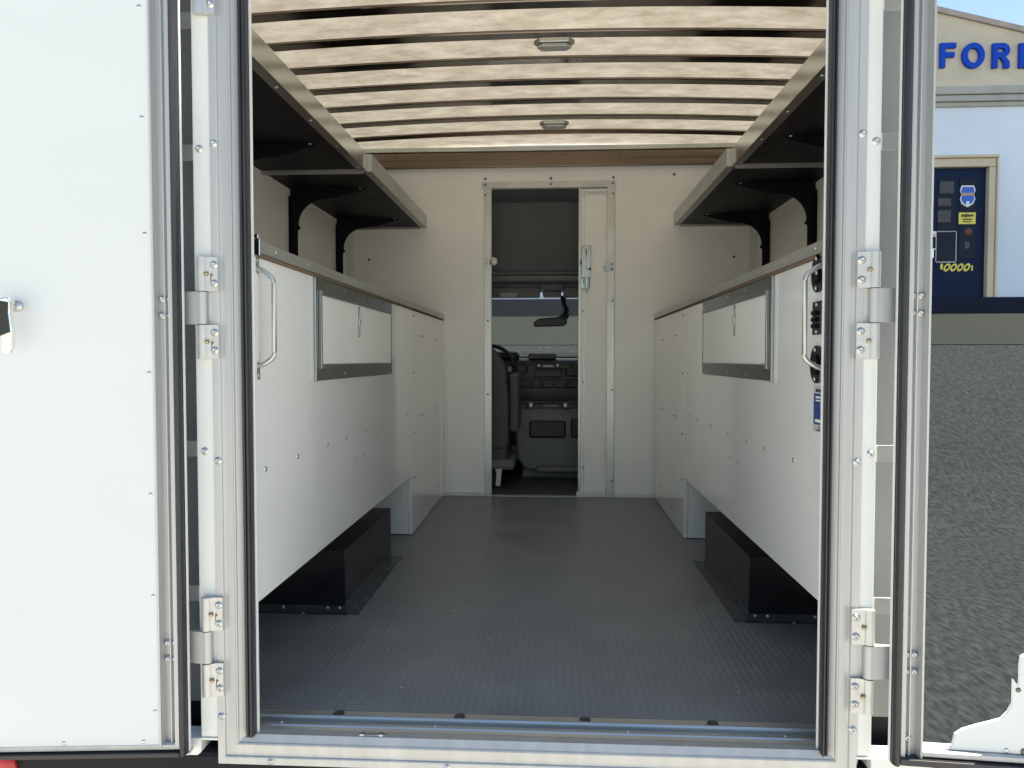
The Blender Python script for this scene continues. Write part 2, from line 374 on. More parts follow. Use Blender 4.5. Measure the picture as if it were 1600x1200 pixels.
for x0, x1, z0, z1 in ((8.54, 8.60, 3.81, 3.86), (8.61, 8.66, 3.80, 3.87), (8.67, 8.72, 3.81, 3.86), (8.73, 8.78, 3.815, 3.86), (8.56, 8.76, 3.745, 3.77), (8.58, 8.74, 3.70, 3.72)): box(bm, x0, x1, 16.07, 16.08, z0, z1)
obj('sign_print', bm, 'sign_ink', dr)
bm = BM(); lathe(bm, [(.0001, .022), (.09, .022), (.1, 0)], (8.70, 16.10, 3.50), (0, -1, 0)); obj('round_sticker', bm, 'poster_dim', dr)
bm = BM(); lathe(bm, [(.0001, .026), (.05, .026), (.055, .02)], (8.70, 16.10, 3.50), (0, -1, 0)); obj('round_sticker', bm, 'sign_red', dr)
badge([(7.90, 3.40), (8.03, 3.40), (8.03, 3.52), (7.90, 3.52)], 'paper_white', .022, 'notice')
badge([(7.91, 3.41), (8.02, 3.41), (8.02, 3.46), (7.91, 3.46)], 'sign_pink', .026, 'notice')
bm = BM(); box(bm, 7.94, 7.97, 16.03, 16.09, 2.95, 3.15, .008); box(bm, 7.93, 8.0, 16.02, 16.05, 3.12, 3.15, .008); obj('door_handle', bm, 'chrome', dr)
bm = BM(); box(bm, 8.14, 8.19, 16.085, 16.1, 2.72, 2.84)
for k in range(4):
    cx, cz = 8.275 + k * .135, 2.76
    n = 18
    for i in range(n):
        a0, a1 = i * 2 * math.pi / n, (i + 1) * 2 * math.pi / n
        f_ = lambda a_, r_: (cx + r_ * .062 * math.cos(a_) + r_ * .03 * math.sin(a_), cz + r_ * .085 * math.sin(a_))
        prism(bm, [f_(a0, 1), f_(a1, 1), f_(a1, .5), f_(a0, .5)], 'y', 16.085, 16.1)
box(bm, 8.77, 8.80, 16.085, 16.1, 2.69, 2.80)
obj('yellow_lettering', bm, 'sign_yellow', dr)

# ================================================================== TRUCK
T = thing('service_truck', 'white box-bodied service truck seen from behind with both rear doors folded open', 'truck', (0, 3.6, -.75))
HW = .62; FC = -.013                      # half width and centre of the rear opening
# ---- outer shell: a box with chamfered rear corners
def outline(o):     # plan outline offset outward by o from the inner lining
    return [(-.81 - o * .6, 1.721), (-1.23 - o, 2.62 - o * .3), (-1.23 - o, 4.53 + o), (1.23 + o, 4.53 + o), (1.23 + o, 2.62 - o * .3), (.79 + o * .6, 1.721)]
IN, OUT = outline(0), outline(.035)
bm = BM()
for i in (0, 3): prism(bm, [IN[i], IN[i + 1], IN[i + 2], OUT[i + 2], OUT[i + 1], OUT[i]], 'z', -.12, 2.10); obj('side_wall', bm, 'white_lining', T); bm = BM()
bm.free()
bm = BM()
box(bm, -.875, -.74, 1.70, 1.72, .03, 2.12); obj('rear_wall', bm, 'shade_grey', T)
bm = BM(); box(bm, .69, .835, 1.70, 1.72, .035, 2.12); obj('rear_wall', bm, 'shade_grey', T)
bm = BM(); box(bm, -.875, .82, 1.70, 1.718, -.13, -.052); box(bm, -.875, -.68, 1.70, 1.718, -.051, .0295); box(bm, .66, .82, 1.70, 1.718, -.051, .0345); obj('cross_member', bm, 'black_paint', T)
bm = BM(); box(bm, -.88, .88, 1.63, 1.70, 1.88, 2.17, .01); obj('rear_header', bm, 'white_paint', T)
# ---- floor
bm = BM(); prism(bm, [(-.70, 1.722), (-.81, 1.74), (-1.225, 2.64), (-1.225, 4.52), (1.225, 4.52), (1.225, 2.64), (.79, 1.74), (.70, 1.722)], 'z', -.04, 0)
struct_floor = obj('cargo_floor', bm, 'rubber_floor', T)
# ---- rear sill in steps
bm = BM()
prof = [(1.722, -.055), (1.722, .0035), (1.698, .0035), (1.695, .007), (1.689, .008), (1.685, .004), (1.684, -.006), (1.668, -.007), (1.667, .001), (1.664, .0035), (1.652, .004), (1.649, .001), (1.638, -.001), (1.638, -.055)]
prism(bm, prof, 'x', -.70, .70)
sill = obj('threshold', bm, 'sill_aluminium', T)
for x in (-.48, -.19, .105, .40):
    bm = BM(); lathe(bm, [(.0001, .0002), (.007, .0002), (.0075, .0022), (.0125, .0022), (.014, 0)], (x, 1.710, .0035), (0, 0, 1), seg=18)
    obj('floor_bolt', bm, 'black_steel', sill)
for x in (-.60, -.24, .20, .55): fast(F_SCREW, 'screw', (x, 1.659, .0045), (0, 0, 1), sill)
# ---- rear frame: one aluminium extrusion swept round the opening, mitred at the corners
FL, FR, OL, OR = -.663, .6235, -.7255, .683     # inner and outer edges of the extrusion, left and right
prof = [(0, 1.637), (0, 1.613), (.014, 1.605), (.0155, 1.6025), (.018, 1.601), (.0205, 1.604), (.040, 1.607), (.0445, 1.6065), (.046, 1.603), (.048, 1.602), (.0625, 1.6025), (.0625, 1.637)]
bm = BM(); W_ = OR - FR; rows = []
for d, y in prof:
    dl_ = d * (FL - OL) / .0625; dr_ = d * W_ / .0625
    rows.append([bm.verts.new(p) for p in ((FL - dl_, y, 1.95), (FL - dl_, y, -.001 - d * 1.04), (FR + dr_, y, -.001 - d * 1.04), (FR + dr_, y, 1.95))])
fs = []
for i in range(len(rows)):
    A_, B_ = rows[i], rows[(i + 1) % len(rows)]
    for k in range(3): fs.append(bm.faces.new((A_[k], A_[k + 1], B_[k + 1], B_[k])))
bmesh.ops.recalc_face_normals(bm, faces=fs)
fr = obj('rear_frame', bm, 'brushed_aluminium', T); rail = fr
for s, f0, f1, o0, o1, lx in ((-1, -.661, -.643, OL, -.767, -.638), (1, .6225, .6085, OR, .7155, .6045)):
    bm = BM(); box(bm, f1, lx, 1.6195, 1.626, -.004, 1.9, .001); obj('frame_lip', bm, 'white_paint', fr)
    wd_ = abs(f0 - f1); sg = 1 if f1 > f0 else -1; bm = BM()
    pr = [(0, 1.62), (0, 1.603), (.1, 1.599), (.25, 1.597), (.4, 1.599), (.47, 1.603), (.54, 1.599), (.7, 1.596), (.88, 1.597), (1, 1.602), (1, 1.62)]
    prism(bm, [(f0 + sg * wd_ * a_, b_) for a_, b_ in pr], 'z', -.002 if s < 0 else -.006, 1.90); obj('weather_seal', bm, 'black_rubber', T)
    bm = BM(); box(bm, o0 + s * .0006, o1, 1.606, 1.66, -.008, 2.1, .003); box(bm, o0 + s * .0006, o1, 1.604, 1.66, -.014, -.0085, .001); obj('corner_post', bm, 'white_paint', T)
    bm = BM(); prism(bm, [(o1 - s * .001, -.010), (o1 - s * .001, -.042), (o1 + s * .008, -.050), (o1 + s * .13, -.050), (o1 + s * .13, -.010)], 'y', 1.604, 1.66, .002); obj('sill_corner', bm, 'white_paint', T)
for xa in (-.70, .688):
    bm = BM(); box(bm, xa, xa + .007, 1.6375, 1.6995, -.05, 2.1); obj('jamb_light_stop', bm, 'white_paint', T)  # hidden plates added to stop sun leaking in beside the frame
for x in (-.605, -.205, .18, .54): fast(F_BOLT, 'bolt', (x, 1.602, -.058), (0, -1, 0), rail, .72)
bm = BM(); box(bm, -.41, -.345, 1.617, 1.626, -.006, .0022, .001); box(bm, -.405, -.395, 1.615, 1.628, -.004, .0045, .001); box(bm, -.362, -.352, 1.615, 1.628, -.004, .0045, .001); obj('latch_keeper', bm, 'galvanised', rail)
# bolts on the frame
for x, z in ((-.751, 1.312), (-.717, 1.322), (-.748, .643), (-.7165, .622), (-.7165, .043)): fast(F_BOLT, 'bolt', (x, 1.606 if x < -.73 else 1.6025, z), (0, -1, 0), T, .85)
for x, z in ((.675, 1.320), (.704, 1.305), (.703, .647), (.674, .630), (.674, .052)): fast(F_BOLT, 'bolt', (x, 1.606 if x > .69 else 1.6025, z), (0, -1, 0), T, .85)
# short tabs between post and door
for s, o1 in ((-1, -.767), (1, .7155)):
    for zc in (1.603, 1.311, .645, .313):
        bm = BM(); box(bm, o1 + s * .0008, o1 + s * .06, 1.630, 1.634, zc - .018, zc + .018, .001); tb = obj('tab', bm, 'hinge_metal', T)
        bm = BM(); box(bm, o1 + s * .0006, o1 + s * .009, 1.624, 1.6295, zc - .018, zc + .018, .001); obj('tab_edge', bm, 'white_paint', tb)
# ---- hinges
def hinge(s, o_, zc):
    def X_(d): return o_ + s * d
    HB = .0187; h = None
    for z0, z1 in ((zc + .037, zc + .112), (zc - .112, zc - .037)):
        bm = BM(); r_ = .0118; pts = [(X_(-.0175), 1.6015), (X_(-.0175), 1.5945), (X_(-.002), 1.5945), (X_(.002), 1.592)]
        for k in range(15):
            t = math.pi * .78 - k / 14 * math.pi * 1.28 * 1.0
            pts.append((X_(HB - r_ * math.cos(math.pi - (math.pi * .78 - t) - math.pi * .22)), 1.5955 - r_ * math.sin(math.pi - (math.pi * .78 - t) - math.pi * .22)))
        pts = pts[:4] + [(X_(HB + r_ * math.cos(t)), 1.5965 - r_ * math.sin(t)) for t in [math.pi * .85 - k * math.pi * 1.0 / 14 for k in range(15)]] + [(X_(HB + .008), 1.603), (X_(.002), 1.6035)]
        prism(bm, pts, 'z', z0, z1)
        if h is None: h = obj('hinge', bm, 'hinge_metal', T)
        else: obj('hinge_leaf', bm, 'hinge_metal', h)
    bm = BM(); r_ = .0112
    pts = [(X_(HB + r_ * math.cos(t)), 1.5965 - r_ * math.sin(t)) for t in [math.pi * 1.1 - k * math.pi * .75 / 14 for k in range(15)]] + [(X_(.066), 1.5915), (X_(.066), 1.5985), (X_(HB), 1.606)]
    prism(bm, pts, 'z', zc - .0358, zc + .0358); obj('hinge_strap', bm, 'brushed_aluminium', h)
    for z in (zc - .0375, zc + .0355):
        bm = BM(); lathe(bm, [(.0001, .0), (.0122, .0), (.0122, .0016), (.0001, .0016)], (X_(HB), 1.5965, z), seg=20); obj('washer', bm, 'cab_dark', h)
    for z in (zc - .093, zc - .054, zc + .054, zc + .095): fast(F_BOLT, 'bolt', (X_(-.0095), 1.5945, z), (0, -1, 0), h, .84)
    for z in (zc - .074, zc + .075):
        fast(F_BRASS, 'set_screw', (X_(.0055), 1.590, z), (-s * .3, -1, 0), h, .9)
        if s < 0:
            bm = BM(); prism(bm, [(X_(.001), z - .001), (X_(-.004), z + .001), (X_(-.007), z - .003), (X_(-.003), z - .006), (X_(-.0015), z - .017), (X_(.001), z - .011)], 'y', 1.5938, 1.5946); obj('rust_stain', bm, 'rust', h)
for s, o_ in ((-1, OL), (1, OR)):
    for zc in (.204, .961, 1.712): hinge(s, o_, zc)

# ---- left rear door, folded back flat
def door_stile(s, x_seal, z0, z1):
    """s=-1: stile runs leftwards from the seal"""
    pr = [(0, 1.585), (0, 1.566), (.002, 1.562), (.010, 1.561), (.012, 1.572), (.017, 1.574), (.019, 1.567), (.021, 1.567), (.023, 1.574), (.034, 1.577), (.038, 1.566), (.040, 1.560), (.044, 1.560), (.046, 1.566), (.046, 1.585)]
    return [(x_seal + s * a_, b_) for a_, b_ in pr]
bm = BM(); prism(bm, door_stile(-1, -.7925, -.02, 2.1), 'z', -.008, 2.1)
prism(bm, [(1.60, .0), (1.566, .0), (1.562, -.003), (1.562, -.013), (1.568, -.016), (1.60, -.016)], 'x', -1.60, -.7925)
dl = obj('rear_door', bm, 'brushed_aluminium', T, label='left rear door folded back with its white panel intact')
bm = BM(); box(bm, -1.60, -.8375, 1.563, 1.598, -.004, 2.1, .001); obj('door_panel', bm, 'white_grained', dl)
bm = BM()
prism(bm, [(-.777, 1.574), (-.777, 1.560), (-.780, 1.552), (-.786, 1.549), (-.790, 1.553), (-.792, 1.560), (-.792, 1.574)], 'z', -.024, 2.1, .0008)
box(bm, -1.60, -.791, 1.552, 1.598, -.026, -.0165, .001); obj('door_seal', bm, 'black_rubber', dl)
bm = BM(); box(bm, -.7765, -.7735, 1.568, 1.576, -.02, 2.1, .0008); box(bm, -1.6, -.7765, 1.57, 1.60, -.031, -.0265, .0008); obj('edge_strip', bm, 'white_paint', dl)
for x, z in ((-.855, 1.60), (-.853, 1.366), (-.851, 1.118), (-.847, .818), (-.848, .553), (-.846, .329), (-.846, .072), (-1.045, .004), (-.872, .005)): fast(F_RIVET, 'rivet', (x, 1.563, z), (0, -1, 0), dl, .8)
for zc in (.961, .204):
    for dz in (-.018, .018):
        for dx in (-.803, -.819): fast(F_BOLT, 'bolt', (dx, 1.571, zc + dz), (0, -1, 0), dl, .75)
# inside handle of the left door
bm = BM(); lathe(bm, [(.012, 0), (.012, .006), (.006, .008), (.006, .022), (.010, .024), (.011, .03), (.009, .034), (.0001, .035)], (-1.122, 1.563, .962), (0, -1, 0)); obj('handle_pivot', bm, 'screw_steel', dl)
bm = BM()
prism(bm, [(-1.107, .970), (-1.110, .945), (-1.105, .905), (-1.106, .875), (-1.111, .862), (-1.120, .858), (-1.128, .865), (-1.132, .90), (-1.140, .96), (-1.135, .975), (-1.115, .979)], 'y', 1.515, 1.527, .003)
dh = obj('door_handle', bm, 'chrome', dl)
bm = BM(); prism(bm, [(-1.113, .968), (-1.114, .945), (-1.110, .905), (-1.135, .895), (-1.145, .96), (-1.135, .972)], 'y', 1.513, 1.5148); obj('grip', bm, 'black_gloss', dh)
bm = BM(); box(bm, -1.14, -1.112, 1.527, 1.54, .955, .972, .003); obj('handle_arm', bm, 'chrome', dh)

# ---- right rear door: frame with the inner skin cut out
bm = BM(); prism(bm, door_stile(1, .7545, -.02, 2.1), 'z', .018, 2.1)
prism(bm, [(1.60, .034), (1.566, .034), (1.562, .031), (1.562, .022), (1.568, .018), (1.60, .018)], 'x', .80, 1.56)
box(bm, 1.52, 1.56, 1.561, 1.60, .035, 2.1, .002); box(bm, .80, 1.56, 1.561, 1.60, 2.06, 2.10, .002)
drr = obj('rear_door', bm, 'brushed_aluminium', T, label='right rear door frame with its panel torn away, street showing through')
bm = BM()
prism(bm, [(.7385, 1.574), (.7385, 1.560), (.742, 1.552), (.747, 1.549), (.752, 1.553), (.754, 1.560), (.754, 1.574)], 'z', .002, 2.1, .0008)
box(bm, .753, 1.56, 1.552, 1.598, .004, .0175, .001); obj('door_seal', bm, 'black_rubber', drr)
bm = BM(); box(bm, .7352, .738, 1.568, 1.576, .004, 2.1, .0008); obj('edge_strip', bm, 'white_paint', drr)
for zc in (.961, .214):
    for dz in (-.018, .018):
        for dx in (.7665, .782): fast(F_BOLT, 'bolt', (dx, 1.571, zc + dz), (0, -1, 0), drr, .75)
fast(F_BOLT, 'bolt', (.772, 1.571, .055), (0, -1, 0), drr, .8)

rag = [(1.52, .60), (1.43, .55), (1.35, .47), (1.30, .49), (1.22, .40), (1.15, .36), (1.10, .29), (1.04, .26), (1.008, .238), (1.006, .22), (1.006, .18), (1.001, .177), (.994, .19), (.994, .139), (.985, .121), (.973, .106),
       (.951, .098), (.925, .089), (.899, .079), (.885, .068), (.879, .04), (.867, .021 + .012), (1.52, .033)]
bm = BM(); prism(bm, [(x - .018, z) for x, z in rag[:-2]] + [(.848, .0355), (1.52, .0355)], 'y', 1.572, 1.580); pn = obj('door_panel', bm, 'white_grained', drr, label='ragged white remnant of the torn door panel')
fast(F_DARK, 'screw', (.985, 1.572, .169), (0, -1, 0), pn, .8); fast(F_RIVET, 'rivet', (.965, 1.572, .041), (0, -1, 0), pn, .9); fast(F_DARK, 'screw', (.999, 1.572, .041), (0, -1, 0), pn, 1.1)

def swing(o, px, py, deg):   # turn a door about its hinge line
    m_ = Matrix.Rotation(R(deg), 4, 'Z'); p = Vector((px, py, 0)); o.location = o.location + p - m_ @ p; o.rotation_euler = (0, 0, R(deg))
swing(dl, -.775, 1.565, 5.0); swing(drr, .738, 1.565, -4.5)

# ---- bulkhead between box and cab
bm = BM(); yb = 4.53
box(bm, -1.23, -.393, yb, yb + .03, -.04, 2.12); box(bm, .40, 1.23, yb, yb + .03, -.04, 2.12); box(bm, -.393, .40, yb, yb + .03, 1.885, 2.12)
bh = obj('bulkhead', bm, 'white_lining', T)
bm = BM()
box(bm, -.41, .405, yb - .005, yb - .0005, 1.886, 1.925, .001)
box(bm, -.395, -.350, yb - .006, yb + .03, 0, 1.8855, .0015); box(bm, .352, .398, yb - .006, yb - .0005, 0, 1.8855, .0015)
box(bm, -.35, .40, yb + .0, yb + .04, -.002, .004)
obj('door_trim', bm, 'galv_lip', bh)
for x, z in ((-.388, 1.907), (.012, 1.907), (.385, 1.907), (-.388, 1.942), (.012, 1.942), (.388, 1.942), (-.388, 1.845), (.386, 1.845), (.75, 1.955), (.387, 1.20), (-.373, 1.08), (.386, .66), (-.373, .63), (.386, .10)): fast(F_DARK, 'screw', (x, yb - .004, z), (0, -1, 0), bh, 1.15)
for x, z in ((1.11, 1.46), (-1.11, 1.46), (-1.12, 1.12)): fast(F_DARK, 'screw', (x, yb - .0005, z), (0, -1, 0), bh, 1.2)
bm = BM()
box(bm, -.635, -.398, yb - .012, yb - .0005, 0, .028, .003); box(bm, .40, .635, yb - .012, yb - .0005, 0, .028, .003); box(bm, .17, .35, yb - .01, yb + .002, 0, .034, .003)
obj('base_rail', bm, 'white_paint', bh)
for x in (-.60, -.44, .44, .60, .28): fast(F_SCREW, 'screw', (x, yb - .012, .012), (0, -1, 0), bh, 1.1)
bm = BM(); box(bm, -1.20, 1.20, yb - .03, yb - .0005, 2.008, 2.098, .003); box(bm, -1.20, 1.20, yb - .034, yb - .0302, 2.05, 2.056, .0)
obj('header_beam', bm, 'header_steel', bh)
bm = BM(); box(bm, -1.22, 1.22, yb - .045, yb - .0005, 2.0985, 2.125, .002); obj('header_flashing', bm, 'galv_lip', bh)
for x in (-.93, -.80, .10, .42): fast(F_DARK, 'screw', (x, yb - .03, 2.075), (0, -1, 0), bh, 1.1)
# sliding door
bm = BM(); box(bm, .196, .62, yb + .006, yb + .026, .012, 1.878, .001); sd = obj('sliding_door', bm, 'white_lining', T, label='white sliding door leaf, mostly slid open')
bm = BM(); box(bm, .180, .196, yb + .002, yb + .03, .008, 1.884, .0015); box(bm, .205, .35, yb + .002, yb + .0055, 1.845, 1.862, .001); box(bm, .214, .218, yb + .004, yb + .006, .03, 1.84); obj('edge_channel', bm, 'galv_lip', sd)
for z in (1.835, 1.14, .705, .18): fast(F_DARK, 'screw', (.212, yb + .006, z), (0, -1, 0), sd, .8)
bm = BM(); box(bm, .197, .255, yb - .006, yb + .0055, 1.34, 1.535, .002); box(bm, .192, .25, yb - .004, yb + .0055, 1.275, 1.335, .002)
lk = obj('lock_plate', bm, 'galvanised', sd)
for q in ((.222, .229, yb - .008, yb - .0055, 1.475, 1.512), (.19, .20, yb - .008, yb - .0055, 1.42, 1.445), (.242, .256, yb - .008, yb - .0055, 1.385, 1.40), (.21, .214, yb - .008, yb - .0055, 1.30, 1.33), (.243, .247, yb - .008, yb - .0055, 1.28, 1.34)):
    bm = BM(); box(bm, *q); obj('slot', bm, 'cab_dark', lk)
bm = BM(); prism(bm, [(.217, 1.345), (.238, 1.345), (.237, 1.29), (.231, 1.245), (.228, 1.238), (.224, 1.25), (.218, 1.29)], 'y', yb - .028, yb - .014, .003); box(bm, .218, .236, yb - .016, yb - .004, 1.325, 1.34); obj('handle', bm, 'galvanised', lk)
for x, z in ((.205, 1.525), (.248, 1.525), (.228, 1.455), (.228, 1.40), (.235, 1.39)): fast(F_SCREW, 'screw', (x, yb - .006, z), (0, -1, 0), lk, 1)
# catches on the door trim
bm = BM(); box(bm, -.385, -.348, yb - .010, yb - .0055, 1.415, 1.465, .001); lathe(bm, [(.0001, .006), (.024, .006), (.026, .003), (.026, 0), (.0001, 0)], (-.338, yb - .006, 1.441), (0, -1, 0)); c1 = obj('catch', bm, 'galv_lip', bh)
bm = BM(); box(bm, .340, .39, yb - .012, yb - .0055, 1.38, 1.43, .001); box(bm, .33, .345, yb - .012, yb + .004, 1.395, 1.415, .001); c2 = obj('catch', bm, 'galvanised', bh)
for p in ((-.375, 1.452), (-.375, 1.43), (-.335, 1.45), (-.335, 1.432)): fast(F_DARK, 'screw', (p[0], yb - .0115, p[1]), (0, -1, 0), c1, .5)
for p in ((.38, 1.42), (.38, 1.39)): fast(F_DARK, 'screw', (p[0], yb - .0125, p[1]), (0, -1, 0), c2, .9)
# corner angles
for s in (-1, 1):
    bm = BM(); box(bm, s * 1.20, s * 1.229, yb - .003, yb - .0005, 1.11, 1.65); box(bm, s * 1.226, s * 1.2295, yb - .10, yb - .003, 1.11, 1.65); obj('corner_angle', bm, 'white_paint', bh)

# ---- translucent roof and its bows
def zr(x): return 2.150 - .027 * (x / 1.1) ** 2
bm = BM(); prev = None; nx = 28
for j in range(24):
    y = 1.64 + (4.56 - 1.64) * j / 23; row = []
    for i in range(nx + 1):
        x = -1.262 + 2.524 * i / nx; row.append(bm.verts.new((x, y, zr(x) + .0015 * math.sin(y * 31 + i * .9) * math.sin(i * 1.7))))
    if prev:
        for i in range(nx): f = bm.faces.new((prev[i], prev[i + 1], row[i + 1], row[i])); f.smooth = True
    prev = row
obj('roof', bm, 'fibreglass_roof', T)
for k in range(9):
    y = 2.23 + .2545 * k; bm = BM(); n = 40; ringprev = None; fs = []
    for i in range(n + 1):
        x = -1.228 + 2.456 * i / n; zt = zr(x) - .003; zb = zt - .011
        sec = [(y - .030, zt), (y - .0295, zb + .003), (y - .027, zb), (y + .027, zb), (y + .0295, zb + .003), (y + .030, zt)]
        ring = [bm.verts.new((x, a_, b_)) for a_, b_ in sec]
        if ringprev:
            for q in range(6):
                f = bm.faces.new((ringprev[q], ringprev[(q + 1) % 6], ring[(q + 1) % 6], ring[q])); fs.append(f)
        else: fs.append(bm.faces.new(ring))
        ringprev = ring
    fs.append(bm.faces.new(ringprev)); bmesh.ops.recalc_face_normals(bm, faces=fs)
    obj('roof_bow', bm, 'bow_steel', T)
# ceiling lights
for (y, wd, lab) in ((2.995, .082, 'larger grey dome light under the roof bow nearer the doors'), (4.01, .080, 'smaller looking grey dome light under the roof bow near the bulkhead')):
    L_ = thing('ceiling_light', lab, 'light', (.03, y, 2.085), 'dome lights under the roof bows')
    def octa(hw, hd, c): return [(-hw + c + .03, -hd + y), (hw - c + .03, -hd + y), (hw + .03, y - hd * .1), (hw - c + .03, hd + y), (-hw + c + .03, hd + y), (-hw + .03, y - hd * .1)]
    bm = BM(); prism(bm, octa(wd, .032, .025), 'z', 2.098, 2.116, .003); obj('housing', bm, 'galv_lip', L_)
    bm = BM(); prism(bm, octa(wd * .86, .026, .022), 'z', 2.082, 2.0975, .005); obj('lens', bm, 'lens_plastic', L_)

# ---- cabinets down both sides
def cabinet(s, where, F_, y0, y1):
    C_ = thing('service_cabinet', 'long white %s cabinet with metal edged worktop and framed hatch' % where, 'cabinet', (s * .9, 3.1, 0), 'white cabinets along the side walls')
    X = lambda v: s * v; G_ = F_ - .64
    bm = BM(); box(bm, X(F_), X(F_ + .018), 1.645, 3.50, .288, 1.082, .0015)
    # underside
    prism(bm, [(X(F_+.019), 1.75), (X(.77), 1.75), (X(1.20), 2.62), (X(1.20), 3.499), (X(F_+.019), 3.499)], 'z', .290, .305)
    face = obj('face_panel', bm, 'white_gelcoat', C_)
    bm = BM(); box(bm, X(F_ + .001), X(F_ + .02), 3.503, 4.515, .004, 1.082, .0015); tp = obj('tall_panel', bm, 'white_gelcoat', C_)
    bm = BM(); box(bm, X(F_ + .021), X(1.20), 3.500, 3.518, .004, .2895, .001); box(bm, X(F_ - .001), X(F_ + .018), 3.5003, 3.5028, .004, 1.082); obj('end_panel', bm, 'white_paint', C_)
    bm = BM(); pts = [(X(F_ + .005), 1.655), (X(.70), 1.655), (X(.70), 1.745), (X(.77), 1.75), (X(1.20), 2.66), (X(1.222), 4.518), (X(F_ + .005), 4.518)]
    prism(bm, pts, 'z', 1.084, 1.112); obj('worktop', bm, 'plywood', C_)
    bm = BM(); box(bm, X(.634+G_), X(.6445+G_), 1.66, 4.519, 1.0825, 1.090); obj('worktop_edge', bm, 'ply_edge', C_)
    bm = BM(); box(bm, X(.631+G_), X(.6335+G_), 1.655, 4.519, 1.0905, 1.118, .0008); box(bm, X(.6337+G_), X(.6995), 1.655, 4.519, 1.1125, 1.118, .0008)
    tr = obj('edge_trim', bm, 'worktop_metal', C_)
    for y in (1.76, 1.99, 2.24, 2.49, 2.74, 3.0, 3.27, 3.36, 3.53, 3.78, 4.02, 4.26, 4.42): fast(F_RIVET, 'rivet', (X(.631+G_), y, 1.105), (-s, 0, 0), tr, .8)
    bm = BM(); box(bm, X(.627+G_), X(.66+G_), 1.650, 1.6545, 1.084, 1.122, .002); box(bm, X(.63+G_), X(.655+G_), 1.648, 1.66, 1.1225, 1.132, .002); obj('end_cap', bm, 'chrome', tr)
    # hatch
    z0, z1 = .786, 1.080; t = .040
    bm = BM()
    for q in ((y0, y1, z1 - t, z1), (y0, y1, z0, z0 + t), (y0, y0 + .045, z0 + t + .0003, z1 - t - .0003), (y1 - .03, y1, z0 + t + .0003, z1 - t - .0003)):
        box(bm, X(F_ - .003), X(F_ - .0003), q[0], q[1], q[2], q[3], .0006)
    # raised inner lips and outer rim
    for q in ((y0 + .047, y1 - .032, z1 - t - .006, z1 - t + .006), (y0 + .047, y1 - .032, z0 + t - .006, z0 + t + .006)):
        box(bm, X(F_ - .012), X(F_ - .0035), q[0], q[1], q[2], q[3], .0015)
    box(bm, X(F_ - .012), X(F_ - .0035), y0 + .035, y0 + .046, z0 + t - .006, z1 - t + .006, .0015); box(bm, X(F_ - .009), X(F_ - .0035), y0 - .004, y0 + .006, z0 - .003, z1, .0015)
    hf = obj('hatch_frame', bm, 'galvanised', face)
    for y in (y0 + .015, y0 + .3, y0 + .54, y0 + .8): fast(F_RIVET, 'rivet', (X(F_ - .003), y, z0 + .016), (-s, 0, 0), hf, .8)
    for y in (y0 + .015, y0 + .3, y0 + .54, y0 + .78, y0 + .95): fast(F_RIVET, 'rivet', (X(F_ - .003), y, z1 - .014), (-s, 0, 0), hf, .8)
    bm = BM(); box(bm, X(F_ - .0065), X(F_ - .001), y0 + .048, y1 - .034, z0 + t + .007, z1 - t - .007, .0008); hb = obj('hatch_board', bm, 'white_lining', face)
    bm = BM(); box(bm, X(F_ - .0085), X(F_ - .0068), 2.515, 2.535, .925, 1.028); obj('slot', bm, 'shade_grey', hb)
    bm = BM(); box(bm, X(F_ - .014), X(F_ - .0087), 2.512, 2.53, .965, .985, .001); box(bm, X(F_ - .011), X(F_ - .0087), 2.520, 2.526, .90 + .03, 1.02, .0006); obj('latch', bm, 'screw_steel', hb)
    for y in (1.70, 1.92, 2.18, 2.38, 2.63, 2.92, 3.18, 3.40): fast(F_RIVET, 'rivet', (X(F_), y, .59), (-s, 0, 0), face, 1.15)
    for y in (2.49, 2.60): fast(F_RIVET, 'rivet', (X(F_), y, .506), (-s, 0, 0), face, 1.15)
    for y, z in ((3.56, 1.055), (3.56, .78), (3.56, .49), (3.56, .27)): fast(F_DARK, 'screw', (X(F_ + .0005), y, z), (-s, 0, 0), tp, .9)
    for y, z in ((3.75, .965), (3.80, .965), (4.18, .955), (4.26, .955), (3.75, .56), (3.80, .56), (4.2, .565), (4.27, .565), (4.26, .115), (4.32, .10), (3.82, .075), (3.88, .075)): fast(F_DARK, 'screw', (X(F_ + .0005), y, z), (-s, 0, 0), tp, .75)
    return C_, face
cabL, faceL = cabinet(-1, 'left', .648, 2.06, 3.06); cabR, faceR = cabinet(1, 'right', .643, 2.10, 3.08)
# outlets, switch box and sticker on the right cabinet near the doors
def on_face(pts, name, m, d, par, x=.643):
    bm = BM(); prism(bm, pts, 'x', x - d, x - .0004, .0); return obj(name, bm, m, par)
def ell(cy, cz, ry, rz, n=28): return [(cy + ry * math.cos(2 * math.pi * k / n), cz + rz * math.sin(2 * math.pi * k / n)) for k in range(n)]
for zc in (1.046, .836):
    pl = on_face(ell(1.752, zc, .040, .044), 'outlet_plate', 'black_gloss', .006, faceR)
    bm = BM(); prism(bm, ell(1.752, zc, .022, .024), 'x', .631, .6365, .002); obj('outlet_cover', bm, 'black_paint', pl)
    for dy, dz in ((0, .034), (0, -.034), (-.012, .0)): fast(F_RIVET, 'screw', (.634 if dz else .631, 1.752 + dy, zc + dz), (-1, 0, 0), pl, .9)
bm = BM(); box(bm, .635, .6425, 1.722, 1.775, .905, .982, .002); sw = obj('switch_panel', bm, 'black_gloss', faceR)
for z in (.925, .940, .955):
    bm = BM(); box(bm, .627, .6348, 1.738, 1.762, z - .005, z + .005, .0015); obj('switch', bm, 'black_paint', sw)
for z in (.974, .912): fast(F_SCREW, 'screw', (.635, 1.748, z), (-1, 0, 0), sw, 1)
